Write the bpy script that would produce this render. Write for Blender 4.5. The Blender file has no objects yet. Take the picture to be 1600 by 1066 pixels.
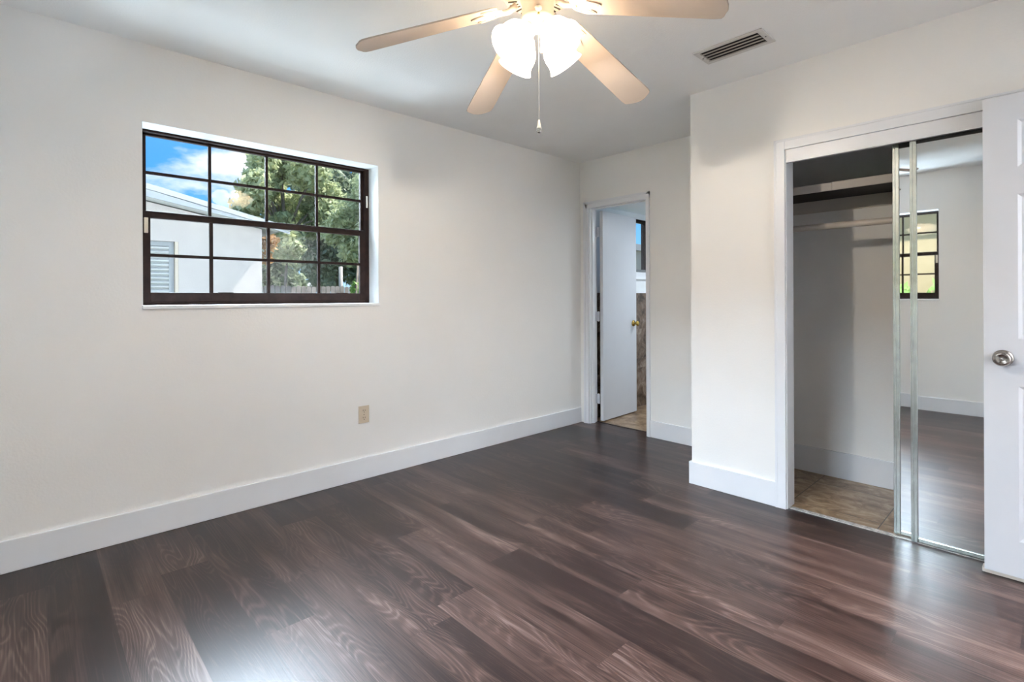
import bpy, bmesh, math, random
import numpy as np
from mathutils import Vector, Matrix

sc = bpy.context.scene
COL = sc.collection
random.seed(7)

# ------------------------------------------------------------------ camera
F_PX, HORIZON, YAW, EYE, ROLL = 806.9, 465.8, 0.8164, 1.178, 0.0045
cam_d = bpy.data.cameras.new('camera'); cam = bpy.data.objects.new('camera', cam_d); COL.objects.link(cam)
cam_d.sensor_fit = 'HORIZONTAL'; cam_d.sensor_width = 36.0
cam_d.lens = F_PX / 1600 * 36.0
cam_d.shift_y = -(533.0 - HORIZON) / 1600.0
cam_d.clip_start = 0.05; cam_d.clip_end = 300
cam.matrix_world = Matrix.Translation((0, 0, EYE)) @ Matrix.Rotation(YAW, 4, 'Z') @ Matrix.Rotation(math.pi / 2, 4, 'X') @ Matrix.Rotation(-ROLL, 4, 'Z')
sc.camera = cam

# ------------------------------------------------------------------ view
sc.view_settings.view_transform = 'Standard'; sc.view_settings.look = 'None'
sc.view_settings.exposure = 0.86; sc.view_settings.gamma = 1.0
sc.view_settings.use_curve_mapping = False
sc.cycles.use_denoising = True
sc.cycles.max_bounces = 10; sc.cycles.diffuse_bounces = 7; sc.cycles.glossy_bounces = 6
sc.cycles.transmission_bounces = 8; sc.cycles.transparent_max_bounces = 12
sc.cycles.caustics_reflective = False; sc.cycles.caustics_refractive = False
sc.cycles.sample_clamp_indirect = 8.0

SKY_FILL_LEFT_W = 600
SKY_FILL_BACK_W = 135
GROUND_FILL_LEFT_W = 100
GROUND_FILL_BACK_W = 270
SHADE_E = 12.5
LAMP_W = 18          # each of the four bulbs of the fan
SKY_GLOW = 2        # bright sunlit haze high behind the houses
SKY_BASE = 0.85
BATH_FILL_W = 10
HALL_FILL_W = 130

# ------------------------------------------------------------------ sky
world = bpy.data.worlds.new('sky'); sc.world = world; world.use_nodes = True
wt = world.node_tree; wt.nodes.clear()


class NT:
    """small helper for building node trees"""
    def __init__(self, tree): self.t = tree
    def n(self, typ, **kw):
        nd = self.t.nodes.new(typ)
        for k, v in kw.items():
            if k == 'inp':
                for a, b in v.items():
                    nd.inputs[a].default_value = b
            else: setattr(nd, k, v)
        return nd
    def l(self, a, b): self.t.links.new(a, b)
    def math(self, op, a, b=None, c=None, clamp=False):
        nd = self.t.nodes.new('ShaderNodeMath'); nd.operation = op; nd.use_clamp = clamp
        for i, v in enumerate((a, b, c)):
            if v is None: continue
            if isinstance(v, (int, float)): nd.inputs[i].default_value = v
            else: self.l(v, nd.inputs[i])
        return nd.outputs[0]
    def ramp(self, fac, stops, interp='LINEAR'):
        nd = self.t.nodes.new('ShaderNodeValToRGB'); nd.color_ramp.interpolation = interp
        el = nd.color_ramp.elements
        while len(el) < len(stops): el.new(0.5)
        for e, (p, c) in zip(el, stops):
            e.position = p; e.color = (*c, 1) if len(c) == 3 else c
        self.l(fac, nd.inputs[0]); return nd.outputs[0]
    def mix(self, fac, a, b, blend='MIX'):
        nd = self.t.nodes.new('ShaderNodeMix'); nd.data_type = 'RGBA'; nd.blend_type = blend
        for i, v in ((0, fac), (6, a), (7, b)):
            if isinstance(v, (int, float)): nd.inputs[i].default_value = v
            elif isinstance(v, tuple): nd.inputs[i].default_value = (*v, 1)
            else: self.l(v, nd.inputs[i])
        return nd.outputs[2]


w = NT(wt)
tc = w.n('ShaderNodeTexCoord'); sep = w.n('ShaderNodeSeparateXYZ'); w.l(tc.outputs['Generated'], sep.inputs[0])
elev = sep.outputs[2]
blue = w.ramp(elev, [(0.0, (.50, .72, .92)), (0.08, (.20, .50, .86)), (0.20, (.075, .34, .80)), (0.55, (.15, .40, .80)), (1.0, (.3, .5, .8))])
mp = w.n('ShaderNodeMapping'); mp.inputs['Scale'].default_value = (3.2, 3.2, 8.0); mp.inputs['Location'].default_value = (0.35, 0.0, 0.55)
w.l(tc.outputs['Generated'], mp.inputs[0])
cl = w.n('ShaderNodeTexNoise', inp={'Scale': 1.7, 'Detail': 7.0, 'Roughness': .55}); w.l(mp.outputs[0], cl.inputs['Vector'])
cmask = w.ramp(cl.outputs[0], [(0.52, (0, 0, 0)), (0.66, (1, 1, 1))])
sky = w.mix(cmask, blue, (.86, .90, .97))
dot = w.n('ShaderNodeVectorMath', operation='DOT_PRODUCT'); w.l(tc.outputs['Generated'], dot.inputs[0])
g = Vector((-.60, -.52, .62)).normalized(); dot.inputs[1].default_value = g
mr = w.n('ShaderNodeMapRange', interpolation_type='SMOOTHSTEP', inp={'From Min': .72, 'From Max': .97, 'To Min': 0, 'To Max': 1}); w.l(dot.outputs['Value'], mr.inputs[0])
bg1 = w.n('ShaderNodeBackground'); w.l(sky, bg1.inputs[0]); bg1.inputs[1].default_value = SKY_BASE
bg2 = w.n('ShaderNodeBackground'); bg2.inputs[0].default_value = (.80, .90, 1.0, 1)
w.l(w.math('MULTIPLY', mr.outputs[0], SKY_GLOW), bg2.inputs[1])
ad = w.n('ShaderNodeAddShader'); w.l(bg1.outputs[0], ad.inputs[0]); w.l(bg2.outputs[0], ad.inputs[1])
wo = w.n('ShaderNodeOutputWorld'); w.l(ad.outputs[0], wo.inputs[0])
world.cycles.sampling_method = 'MANUAL'; world.cycles.sample_map_resolution = 1024


sun_d = bpy.data.lights.new('sun', 'SUN'); sun_d.energy = 7.5; sun_d.angle = math.radians(2); sun_d.color = (1, .95, .86)
sun = bpy.data.objects.new('sun', sun_d); COL.objects.link(sun); sun.location = (5, 6, 12)
sun.rotation_euler = Vector((.13, .58, .80)).to_track_quat('Z', 'Y').to_euler()

# area lights added outside the two room windows, standing in for skylight
def daylight_fill(loc, target, sx, sy, watts, spread=85):
    ld = bpy.data.lights.new('daylight_fill', 'AREA'); ld.shape = 'RECTANGLE'; ld.size = sx; ld.size_y = sy
    ld.energy = watts; ld.color = (.74, .87, 1.0); ld.spread = math.radians(spread)
    o = bpy.data.objects.new('daylight_fill', ld); COL.objects.link(o); o.location = loc
    o.rotation_euler = (Vector(target) - Vector(loc)).to_track_quat('-Z', 'Z').to_euler()


daylight_fill((-5.6, 1.2, 3.95), (-2.9, 1.1, 1.7), 4.2, 1.9, SKY_FILL_LEFT_W)
daylight_fill((-1.5, -4.0, 3.20), (-1.5, -.6, 1.7), 4.2, 1.0, SKY_FILL_BACK_W)
# area lights added low outside each window, standing in for ground bounce
daylight_fill((-3.82, 1.07, .15), (-3.35, 1.07, 1.75), 2.6, .8, GROUND_FILL_LEFT_W, 180)
daylight_fill((-1.5, -1.27, .15), (-1.5, -.80, 1.75), 2.6, .8, GROUND_FILL_BACK_W, 180)

# ------------------------------------------------------------------ materials
MATS = {}


def new_mat(name):
    m = bpy.data.materials.new(name); m.use_nodes = True; MATS[name] = m
    t = m.node_tree; b = t.nodes['Principled BSDF']; return m, NT(t), b


def mat(name, col, rough=.5, metal=0., spec=.5, var=.0, vscale=8., bump=0., bscale=200., coat=0.):
    m, t, b = new_mat(name)
    b.inputs['Roughness'].default_value = rough; b.inputs['Metallic'].default_value = metal
    b.inputs['Specular IOR Level'].default_value = spec; b.inputs['Coat Weight'].default_value = coat
    c = t.n('ShaderNodeTexCoord')
    nz = t.n('ShaderNodeTexNoise', inp={'Scale': vscale, 'Detail': 5.0}); t.l(c.outputs['Object'], nz.inputs['Vector'])
    lo = tuple(max(0, x * (1 - var)) for x in col); hi = tuple(min(1, x * (1 + var)) for x in col)
    t.l(t.ramp(nz.outputs[0], [(.3, lo), (.7, hi)]), b.inputs['Base Color'])
    if bump:
        n2 = t.n('ShaderNodeTexNoise', inp={'Scale': bscale, 'Detail': 3.0}); t.l(c.outputs['Object'], n2.inputs['Vector'])
        bp = t.n('ShaderNodeBump', inp={'Strength': bump, 'Distance': .002}); t.l(n2.outputs[0], bp.inputs['Height']); t.l(bp.outputs[0], b.inputs['Normal'])
    return m


mat('wall_paint', (.86, .86, .855), .62, spec=.3, var=.012, vscale=2.5, bump=.35, bscale=90)
mat('ceiling_paint', (.87, .875, .87), .8, spec=.2, var=.015, vscale=3, bump=.5, bscale=120)
mat('trim_paint', (.78, .805, .85), .32, spec=.45, var=.01)
mat('door_paint', (.66, .685, .735), .38, spec=.45, var=.01)
mat('recess_paint', (.84, .86, .87), .5, var=.01, bump=.2, bscale=90)
mat('dark_bronze', (.020, .010, .008), .62, spec=.18, var=.35, vscale=20)
mat('chrome', (.55, .53, .50), .16, metal=1)
mat('nickel', (.36, .33, .30), .2, metal=1)
mat('brass', (.55, .38, .10), .2, metal=1)
mat('door_frame_metal', (.56, .60, .57), .27, metal=.92, var=.12, vscale=30)
mat('shade_black', (.012, .012, .012), .7)
mat('white_enamel', (.46, .41, .36), .35, var=.01)
mat('white_plastic', (.82, .82, .80), .35)
mat('blade_white', (.44, .38, .335), .45, var=.02)
mat('tan_plastic', (.62, .53, .42), .4)
mat('slot_dark', (.03, .025, .02), .6)
mat('vent_frame', (.62, .61, .59), .5, var=.05)
mat('vent_slat', (.40, .37, .33), .5, var=.1)
mat('vent_inside', (.02, .02, .02), .8)
mat('shelf_shade_wood', (.015, .011, .010), .6, var=.3, vscale=20)
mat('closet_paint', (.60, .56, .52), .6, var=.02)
mat('wood_rod', (.62, .57, .52), .5, var=.05)
mat('threshold_metal', (.55, .52, .50), .35, metal=.6, var=.4, vscale=40)
mat('dark_strip', (.04, .03, .028), .5)
mat('bath_wall', (.80, .84, .87), .45, var=.01)
mat('stucco', (.42, .375, .35), .9, spec=.1, var=.03, bump=.6, bscale=60)
mat('fascia_white', (.32, .32, .32), .6, var=.02)
mat('soffit_grey', (.50, .50, .50), .7, var=.03)
mat('roof_white', (.26, .26, .26), .7, var=.05)
mat('reveal_beige', (.48, .40, .32), .8)
mat('shutter_grey', (.34, .34, .33), .5, metal=.1, var=.05)
mat('grey_frame', (.20, .21, .22), .5)
mat('fence_wood', (.40, .35, .32), .9, spec=.1, var=.3, vscale=3)
mat('grass', (.06, .075, .045), .9, spec=.1, var=.4, vscale=4)
mat('paving', (.24, .24, .22), .9, spec=.1, var=.1, vscale=2)
mat('bark', (.22, .19, .16), .9, var=.3)
mat('pole_grey', (.35, .34, .33), .8, var=.1)
mat('beige_house', (.34, .28, .18), .85, spec=.1, var=.04)

# mirror
m, t, b = new_mat('mirror'); b.inputs['Base Color'].default_value = (.80, .82, .82, 1); b.inputs['Metallic'].default_value = 1; b.inputs['Roughness'].default_value = .015
# window glass : thin clear pane with a faint reflection
m, t, b = new_mat('glass')
t.t.nodes.remove(b); tr = t.n('ShaderNodeBsdfTransparent'); tr.inputs[0].default_value = (.96, .97, .97, 1)
gl = t.n('ShaderNodeBsdfGlossy'); gl.inputs['Roughness'].default_value = .02
fr = t.n('ShaderNodeFresnel', inp={'IOR': 1.4}); mx = t.n('ShaderNodeMixShader')
gm = t.n('ShaderNodeNewGeometry')
t.l(t.math('MULTIPLY', fr.outputs[0], t.math('SUBTRACT', 1.0, gm.outputs['Backfacing'])), mx.inputs[0]); t.l(tr.outputs[0], mx.inputs[1]); t.l(gl.outputs[0], mx.inputs[2])
t.l(mx.outputs[0], t.t.nodes['Material Output'].inputs[0])
# frosted lamp glass, lit from inside
m, t, b = new_mat('lit_glass')
b.inputs['Base Color'].default_value = (.9, .86, .78, 1); b.inputs['Roughness'].default_value = .35
b.inputs['Emission Color'].default_value = (1.0, .91, .78, 1); b.inputs['Emission Strength'].default_value = SHADE_E
tl = t.n('ShaderNodeBsdfTranslucent'); tl.inputs[0].default_value = (1, .88, .7, 1)
mx = t.n('ShaderNodeMixShader', inp={0: .62}); t.l(b.outputs[0], mx.inputs[1]); t.l(tl.outputs[0], mx.inputs[2])
t.l(mx.outputs[0], t.t.nodes['Material Output'].inputs[0])
m, t, b = new_mat('bulb'); b.inputs['Emission Color'].default_value = (1, .85, .62, 1); b.inputs['Emission Strength'].default_value = 6

# leaves
def leafmat(name, c1, c2, c3):
    m, t, b = new_mat(name)
    oi = t.n('ShaderNodeAttribute', attribute_name='tone')
    colr = t.ramp(oi.outputs['Fac'], [(0, c1), (.55, c2), (1, c3)])
    t.l(colr, b.inputs['Base Color']); b.inputs['Roughness'].default_value = .55
    tl = t.n('ShaderNodeBsdfTranslucent'); t.l(colr, tl.inputs[0])
    mx = t.n('ShaderNodeMixShader', inp={0: .4}); t.l(b.outputs[0], mx.inputs[1]); t.l(tl.outputs[0], mx.inputs[2])
    t.l(mx.outputs[0], t.t.nodes['Material Output'].inputs[0])


leafmat('leaf_light', (.27, .32, .18), (.50, .55, .33), (.72, .74, .48))
leafmat('leaf_dark', (.16, .20, .14), (.30, .36, .25), (.46, .52, .36))
leafmat('leaf_orange', (.25, .16, .05), (.50, .28, .10), (.60, .40, .16))
leafmat('leaf_fresh', (.12, .25, .06), (.28, .48, .14), (.50, .65, .25))

# laminate planks : every plank carries its own tone and grain offset
m, t, b = new_mat('laminate')
ta = t.n('ShaderNodeAttribute', attribute_name='tone'); oa = t.n('ShaderNodeAttribute', attribute_name='shift')
c = t.n('ShaderNodeTexCoord')
add = t.n('ShaderNodeVectorMath', operation='ADD'); t.l(c.outputs['Object'], add.inputs[0]); t.l(oa.outputs['Vector'], add.inputs[1])
m1 = t.n('ShaderNodeMapping'); m1.inputs['Scale'].default_value = (1.15, 7.5, 1); t.l(add.outputs[0], m1.inputs[0])
n1 = t.n('ShaderNodeTexNoise', inp={'Scale': 1.0, 'Detail': 1.5, 'Roughness': .45, 'Distortion': .3}); t.l(m1.outputs[0], n1.inputs['Vector'])
rings = t.math('SINE', t.math('MULTIPLY', n1.outputs[0], 150.0))
rings = t.math('MULTIPLY_ADD', rings, .5, .5)
rings = t.math('POWER', rings, 2.2)
m2 = t.n('ShaderNodeMapping'); m2.inputs['Scale'].default_value = (2.6, 210.0, 1); t.l(add.outputs[0], m2.inputs[0])
n2 = t.n('ShaderNodeTexNoise', inp={'Scale': 1.0, 'Detail': 4.0, 'Roughness': .6}); t.l(m2.outputs[0], n2.inputs['Vector'])
m3 = t.n('ShaderNodeMapping'); m3.inputs['Scale'].default_value = (1.3, 11.0, 1); t.l(add.outputs[0], m3.inputs[0])
n3 = t.n('ShaderNodeTexNoise', inp={'Scale': 1.0, 'Detail': 3.0, 'Roughness': .55}); t.l(m3.outputs[0], n3.inputs['Vector'])
m4 = t.n('ShaderNodeMapping'); m4.inputs['Scale'].default_value = (1.0, 3.0, 1); m4.inputs['Location'].default_value = (4, 7, 0); t.l(add.outputs[0], m4.inputs[0])
n4 = t.n('ShaderNodeTexNoise', inp={'Scale': 1.2, 'Detail': 1.0}); t.l(m4.outputs[0], n4.inputs['Vector'])
ringw = t.ramp(n4.outputs[0], [(.42, (.15, .15, .15)), (.6, (1, 1, 1))])
v = t.math('MULTIPLY_ADD', n3.outputs[0], 1.05, -.54)
v = t.math('ADD', v, t.math('MULTIPLY_ADD', ta.outputs['Fac'], .34, .235))
v = t.math('ADD', v, t.math('MULTIPLY_ADD', n2.outputs[0], .85, -.43))
v = t.math('ADD', v, t.math('MULTIPLY', t.math('MULTIPLY', rings, .22), ringw))
colr = t.ramp(v, [(0.0, (.012, .006, .006)), (.30, (.019, .0095, .0080)), (.6, (.060, .034, .028)), (1.0, (.175, .120, .105))])
sxyz = t.n('ShaderNodeSeparateXYZ'); t.l(c.outputs['Object'], sxyz.inputs[0])
fy = t.math('FRACT', t.math('ADD', t.math('DIVIDE', t.math('SUBTRACT', sxyz.outputs[1], .0512), .1815), 50.0))
seam = t.math('LESS_THAN', t.math('MINIMUM', fy, t.math('SUBTRACT', 1.0, fy)), .006)
colr = t.mix(t.math('MULTIPLY', seam, .55), colr, (.012, .007, .006))
t.l(colr, b.inputs['Base Color'])
t.l(t.math('MULTIPLY_ADD', n2.outputs[0], .16, .235), b.inputs['Roughness'])
b.inputs['Specular IOR Level'].default_value = .32
bp = t.n('ShaderNodeBump', inp={'Strength': .18, 'Distance': .001}); t.l(n2.outputs[0], bp.inputs['Height']); t.l(bp.outputs[0], b.inputs['Normal'])

# stone tiles
def tile_mat(name, sx, sy, ox, oy, grout, cols, rough, gw=.004, vec='XY', vs=(3, 9, 3)):
    m, t, b = new_mat(name)
    c = t.n('ShaderNodeTexCoord'); s = t.n('ShaderNodeSeparateXYZ'); t.l(c.outputs['Object'], s.inputs[0])
    ax = {'X': 0, 'Y': 1, 'Z': 2}
    u = t.math('DIVIDE', t.math('SUBTRACT', s.outputs[ax[vec[0]]], ox), sx); v = t.math('DIVIDE', t.math('SUBTRACT', s.outputs[ax[vec[1]]], oy), sy)
    def edge(q, size):
        f = t.math('FRACT', t.math('ADD', q, 100.0)); f = t.math('MINIMUM', f, t.math('SUBTRACT', 1.0, f))
        return t.math('LESS_THAN', f, gw / size / 2)
    gm = t.math('MAXIMUM', edge(u, sx), edge(v, sy))
    cid = t.n('ShaderNodeCombineXYZ'); t.l(t.math('FLOOR', u), cid.inputs[0]); t.l(t.math('FLOOR', v), cid.inputs[1])
    wn = t.n('ShaderNodeTexWhiteNoise'); t.l(cid.outputs[0], wn.inputs['Vector'])
    mp = t.n('ShaderNodeMapping'); mp.inputs['Scale'].default_value = vs; t.l(c.outputs['Object'], mp.inputs[0])
    vm = t.n('ShaderNodeVectorMath', operation='SCALE'); t.l(wn.outputs['Color'], vm.inputs[0]); vm.inputs['Scale'].default_value = 9
    va = t.n('ShaderNodeVectorMath', operation='ADD'); t.l(mp.outputs[0], va.inputs[0]); t.l(vm.outputs[0], va.inputs[1])
    nz = t.n('ShaderNodeTexNoise', inp={'Scale': 1.6, 'Detail': 8.0, 'Roughness': .65, 'Distortion': 1.0}); t.l(va.outputs[0], nz.inputs['Vector'])
    colr = t.ramp(nz.outputs[0], cols)
    t.l(t.mix(gm, colr, grout), b.inputs['Base Color']); b.inputs['Roughness'].default_value = rough


tile_mat('closet_tile', .43, .43, -1.07, 3.20 - .43 * 2 + .02, (.06, .045, .035), [(.34, (.15, .085, .042)), (.5, (.32, .21, .12)), (.66, (.50, .39, .27))], .28, vs=(6, 8, 3), gw=.005)
tile_mat('bath_tile', .33, .33, -2.9, 3.95, (.30, .22, .15), [(.34, (.12, .07, .035)), (.5, (.30, .20, .12)), (.66, (.46, .35, .24))], .35, vs=(5, 5, 3))
tile_mat('marble_wall', .33, .42, 3.95, 0.0, (.16, .12, .09), [(.36, (.045, .03, .02)), (.5, (.15, .10, .07)), (.64, (.30, .23, .18))], .25, vec='YZ', vs=(4, 4, 4), gw=.003)


# ------------------------------------------------------------------ mesh helpers
class MB:
    """collects shapes in world coordinates; build() links them as one mesh object"""
    def __init__(s): s.bm = bmesh.new()

    def box(s, x0, y0, z0, x1, y1, z1):
        x0, x1 = sorted((x0, x1)); y0, y1 = sorted((y0, y1)); z0, z1 = sorted((z0, z1))
        v = [s.bm.verts.new(p) for p in ((x0, y0, z0), (x1, y0, z0), (x1, y1, z0), (x0, y1, z0), (x0, y0, z1), (x1, y0, z1), (x1, y1, z1), (x0, y1, z1))]
        for f in ((0, 3, 2, 1), (4, 5, 6, 7), (0, 1, 5, 4), (1, 2, 6, 5), (2, 3, 7, 6), (3, 0, 4, 7)):
            s.bm.faces.new([v[i] for i in f])
        return s

    def prism(s, pts, vec):
        """closed outline (list of 3d points) swept along vec"""
        vec = Vector(vec); a = [s.bm.verts.new(p) for p in pts]; b = [s.bm.verts.new(Vector(p) + vec) for p in pts]
        s.bm.faces.new(a); s.bm.faces.new(list(reversed(b)))
        n = len(pts)
        for i in range(n):
            s.bm.faces.new([a[i], b[i], b[(i + 1) % n], a[(i + 1) % n]])
        return s

    def lathe(s, prof, origin, axis=(0, 0, 1), seg=32, smooth=True, closed=False):
        """prof = [(radius, height)] turned round axis through origin"""
        ax = Vector(axis).normalized(); q = Vector((0, 0, 1)).rotation_difference(ax); o = Vector(origin)
        rows = []
        for r, h in prof:
            if r < 1e-6: rows.append([s.bm.verts.new(o + ax * h)])
            else: rows.append([s.bm.verts.new(o + q @ Vector((r * math.cos(2 * math.pi * k / seg), r * math.sin(2 * math.pi * k / seg), h))) for k in range(seg)])
        for a, b in zip(rows, rows[1:] + ([rows[0]] if closed else [])):
            for k in range(seg):
                k2 = (k + 1) % seg
                if len(a) == 1 and len(b) == 1: continue
                if len(a) == 1: f = s.bm.faces.new([a[0], b[k], b[k2]])
                elif len(b) == 1: f = s.bm.faces.new([a[k], b[0], a[k2]])
                else: f = s.bm.faces.new([a[k], b[k], b[k2], a[k2]])
                f.smooth = smooth
        return s

    def tube(s, pts, r, seg=10):
        pts = [Vector(p) for p in pts]; rows = []
        rr = r if isinstance(r, (list, tuple)) else [r] * len(pts)
        for i, p in enumerate(pts):
            d = (pts[min(i + 1, len(pts) - 1)] - pts[max(i - 1, 0)]).normalized()
            up = Vector((0, 0, 1)) if abs(d.z) < .9 else Vector((1, 0, 0))
            a = d.cross(up).normalized(); b2 = d.cross(a).normalized()
            rows.append([s.bm.verts.new(p + rr[i] * (a * math.cos(2 * math.pi * k / seg) + b2 * math.sin(2 * math.pi * k / seg))) for k in range(seg)])
        for a, b in zip(rows, rows[1:]):
            for k in range(seg):
                f = s.bm.faces.new([a[k], b[k], b[(k + 1) % seg], a[(k + 1) % seg]]); f.smooth = True
        s.bm.faces.new(rows[0]); s.bm.faces.new(list(reversed(rows[-1])))
        return s

    def build(s, name, material, parent=None, bevel=0.0, smooth_angle=None):
        me = bpy.data.meshes.new(name)
        bmesh.ops.recalc_face_normals(s.bm, faces=s.bm.faces[:])
        off = Vector((0, 0, 0)); p = parent
        while p is not None: off += p.location; p = p.parent
        bmesh.ops.translate(s.bm, verts=s.bm.verts[:], vec=-off)
        s.bm.to_mesh(me); s.bm.free()
        me.materials.append(MATS[material])
        o = bpy.data.objects.new(name, me); COL.objects.link(o)
        if parent is not None: o.parent = parent
        if bevel:
            md = o.modifiers.new('bevel', 'BEVEL'); md.width = bevel; md.segments = 2; md.limit_method = 'ANGLE'; md.angle_limit = math.radians(40)
        return o


def tag(o, label, cat=None, group=None, kind=None):
    o['label'] = label
    if cat: o['category'] = cat
    if group: o['group'] = group
    if kind: o['kind'] = kind
    return o


def empty(name, loc):
    o = bpy.data.objects.new(name, None); COL.objects.link(o); o.location = loc; o.empty_display_size = .1
    return o


def struct(o, label, cat):
    return tag(o, label, cat, kind='structure')


# ------------------------------------------------------------------ room dimensions
XL, YF, YC, YB, XR, CH = -3.131, 3.838, 3.0685, -0.58, 0.56, 2.458
WT = .20
WZ0, WZ1 = 1.130, 2.070
WY0, WY1 = .418, 1.721
BXW = (-2.153, -.850)      # back window, along X
GROUND = -.15

# floor : planks running along X
me = bpy.data.meshes.new('floor'); verts = []; faces = []; tone = []; shift = []
rnd = random.Random(21); W = .1815; L = 1.22
butts = {2: -2.64, 3: -1.91, 4: -2.205, 5: -1.55, 6: -2.86, 7: -2.24, 8: -1.75, 9: -1.2, 10: -.693, 11: -1.62, 1: -2.5, 0: -1.9}
tones = {(-1, 0): .1}
k = -4
while True:
    y0 = .0512 + W * k; y1 = y0 + W
    if y0 > YF + .107: break
    ya, yb = max(y0, YB), min(y1, YF + .107)
    base = butts.get(k, rnd.uniform(-3, -1.8)); x = base - 3 * L
    while x < XR + 1.2:
        xa, xb = max(x, XL), min(x + L, XR + 1.2)
        if ya > YC + .02: xb = min(xb, -1.59)
        elif yb > YC + .02:
            yb = min(yb, YC + .02) if xa > -1.6 else yb
        if xb > xa and yb > ya:
            i = len(verts); verts += [(xa, ya, 0), (xb, ya, 0), (xb, yb, 0), (xa, yb, 0)]; faces.append((i, i + 1, i + 2, i + 3))
            tone.append(rnd.random()); shift += [rnd.uniform(0, 60), rnd.uniform(0, 60), 0]
        x += L
    k += 1
me.from_pydata(verts, [], faces)
a = me.attributes.new('tone', 'FLOAT', 'FACE'); a.data.foreach_set('value', tone)
a = me.attributes.new('shift', 'FLOAT_VECTOR', 'FACE'); a.data.foreach_set('vector', shift)
me.materials.append(MATS['laminate']); fl = bpy.data.objects.new('floor', me); COL.objects.link(fl)
struct(fl, 'dark brown wood-look laminate floor with planks running toward the window wall', 'floor')
sb = MB().box(XL - WT, YB - WT, -.12, XR + 1.2, YF + 2.6, -.004)
struct(sb.build('floor_slab', 'dark_strip'), 'slab under the floor finishes', 'floor')
struct(MB().box(-1.50, YC + .055, -.004, XR + .1, YF, .002).build('floor_closet', 'closet_tile'), 'brown stone-look tile floor inside the closet', 'floor')
struct(MB().box(XL, YF + .107, -.004, -1.5, YF + 2.5, .002).build('floor_bathroom', 'bath_tile'), 'beige stone-look tile floor of the bathroom', 'floor')

# ceiling
struct(MB().box(XL - WT, YB - WT, CH, XR + 1.3, YF + .107, CH + .1).build('ceiling', 'ceiling_paint'), 'pale grey-white textured ceiling', 'ceiling')

# walls
b = MB()
b.box(XL - WT, YB - WT, -.12, XL, WY0, CH); b.box(XL - WT, WY1, -.12, XL, YF + .0, CH)
b.box(XL - WT, WY0, -.12, XL, WY1, WZ0); b.box(XL - WT, WY0, WZ1, XL, WY1, CH)
struct(b.build('wall_left', 'wall_paint'), 'long white wall with the dark-framed window', 'wall')
DX0, DX1, DZ = -3.02, -2.42, 2.012
b = MB()
b.box(XL, YF, 0, DX0 - .018, YF + .107, CH); b.box(DX1 + .018, YF, 0, XR + .1, YF + .107, CH); b.box(DX0 - .018, YF, DZ + .018, DX1 + .018, YF + .107, CH)
struct(b.build('wall_far', 'wall_paint'), 'short white wall holding the bathroom doorway', 'wall')
CX0, CX1, CZ = -1.045, .16, 1.992
b = MB()
b.box(-1.607, YC, 0, CX0 - .0, YC + .10, CH); b.box(CX1, YC, 0, XR, YC + .10, CH); b.box(CX0, YC, CZ, CX1, YC + .10, CH)
b.box(-1.607, YC + .10, 0, -1.50, YF, CH)
struct(b.build('wall_closet', 'wall_paint'), 'white wall around the closet opening with an outside corner', 'wall')
struct(MB().box(XR, YC, 0, XR + .1, YF, CH).build('wall_closet_end', 'closet_paint'), 'end wall inside the closet', 'wall')
b = MB()
b.box(XL, YB - WT, -.12, BXW[0], YB, CH); b.box(BXW[1], YB - WT, -.12, XR + 1.3, YB, CH)
b.box(BXW[0], YB - WT, -.12, BXW[1], YB, WZ0); b.box(BXW[0], YB - WT, WZ1, BXW[1], YB, CH)
struct(b.build('wall_back', 'wall_paint'), 'white wall seen in the mirror, with a second dark-framed window', 'wall')
b = MB()
b.box(XR, YB, 0, XR + .1, 2.20, CH); b.box(XR, 2.97, 0, XR + .1, YC, CH); b.box(XR, 2.20, 2.03, XR + .1, 2.97, CH)
struct(b.build('wall_right', 'wall_paint'), 'white wall with the entry doorway, beside the camera', 'wall')
b = MB().box(XR + 1.2, YB, 0, XR + 1.3, YF, CH).box(XR + .1, YC, 0, XR + 1.2, YC + .1, CH)
struct(b.build('wall_hall', 'wall_paint'), 'white hall wall beyond the entry doorway', 'wall')


# ------------------------------------------------------------------ trim
def baseboard(name, label, b):
    o = b.build(name, 'trim_paint', bevel=.003); return struct(o, label, 'baseboard')


BT, BH = .014, .140
baseboard('baseboard_left', 'tall white baseboard along the window wall', MB().box(XL, YB, 0, XL + BT, YF - .012, BH))
baseboard('baseboard_far', 'short white baseboard right of the bathroom doorway', MB().box(-2.378, YF - BT, 0, -1.607, YF, BH))
baseboard('baseboard_closet', 'white baseboard left of the closet opening, wrapping the corner', MB().box(-1.607 - BT, YC - BT, 0, -1.102, YC, BH).box(-1.607 - BT, YC, 0, -1.607, YF - BT, BH))
baseboard('baseboard_closet_right', 'white baseboard behind the open entry door', MB().box(.222, YC - BT, 0, XR, YC, BH))
baseboard('baseboard_back', 'white baseboard under the window seen in the mirror', MB().box(XL + BT, YB, 0, XR, YB + BT, BH))
baseboard('baseboard_right', 'white baseboard on the wall beside the camera', MB().box(XR - BT, YB + BT, 0, XR, 2.14, BH))
baseboard('baseboard_inner', 'beige-lit baseboard at the back of the closet', MB().box(-1.50, YF - BT, .002, XR + .1, YF, BH + .03))

# bathroom door casing (stepped profile), jambs and stops
def casing_profile_v(b, xo, xi, y, z0, z1):
    s = 1 if xi > xo else -1
    b.box(xo, y, z0, xi, y - .012, z1); b.box(xo, y - .012, z0, xo + s * .02, y - .018, z1); b.box(xi - s * .012, y - .012, z0, xi, y - .014, z1)


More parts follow.
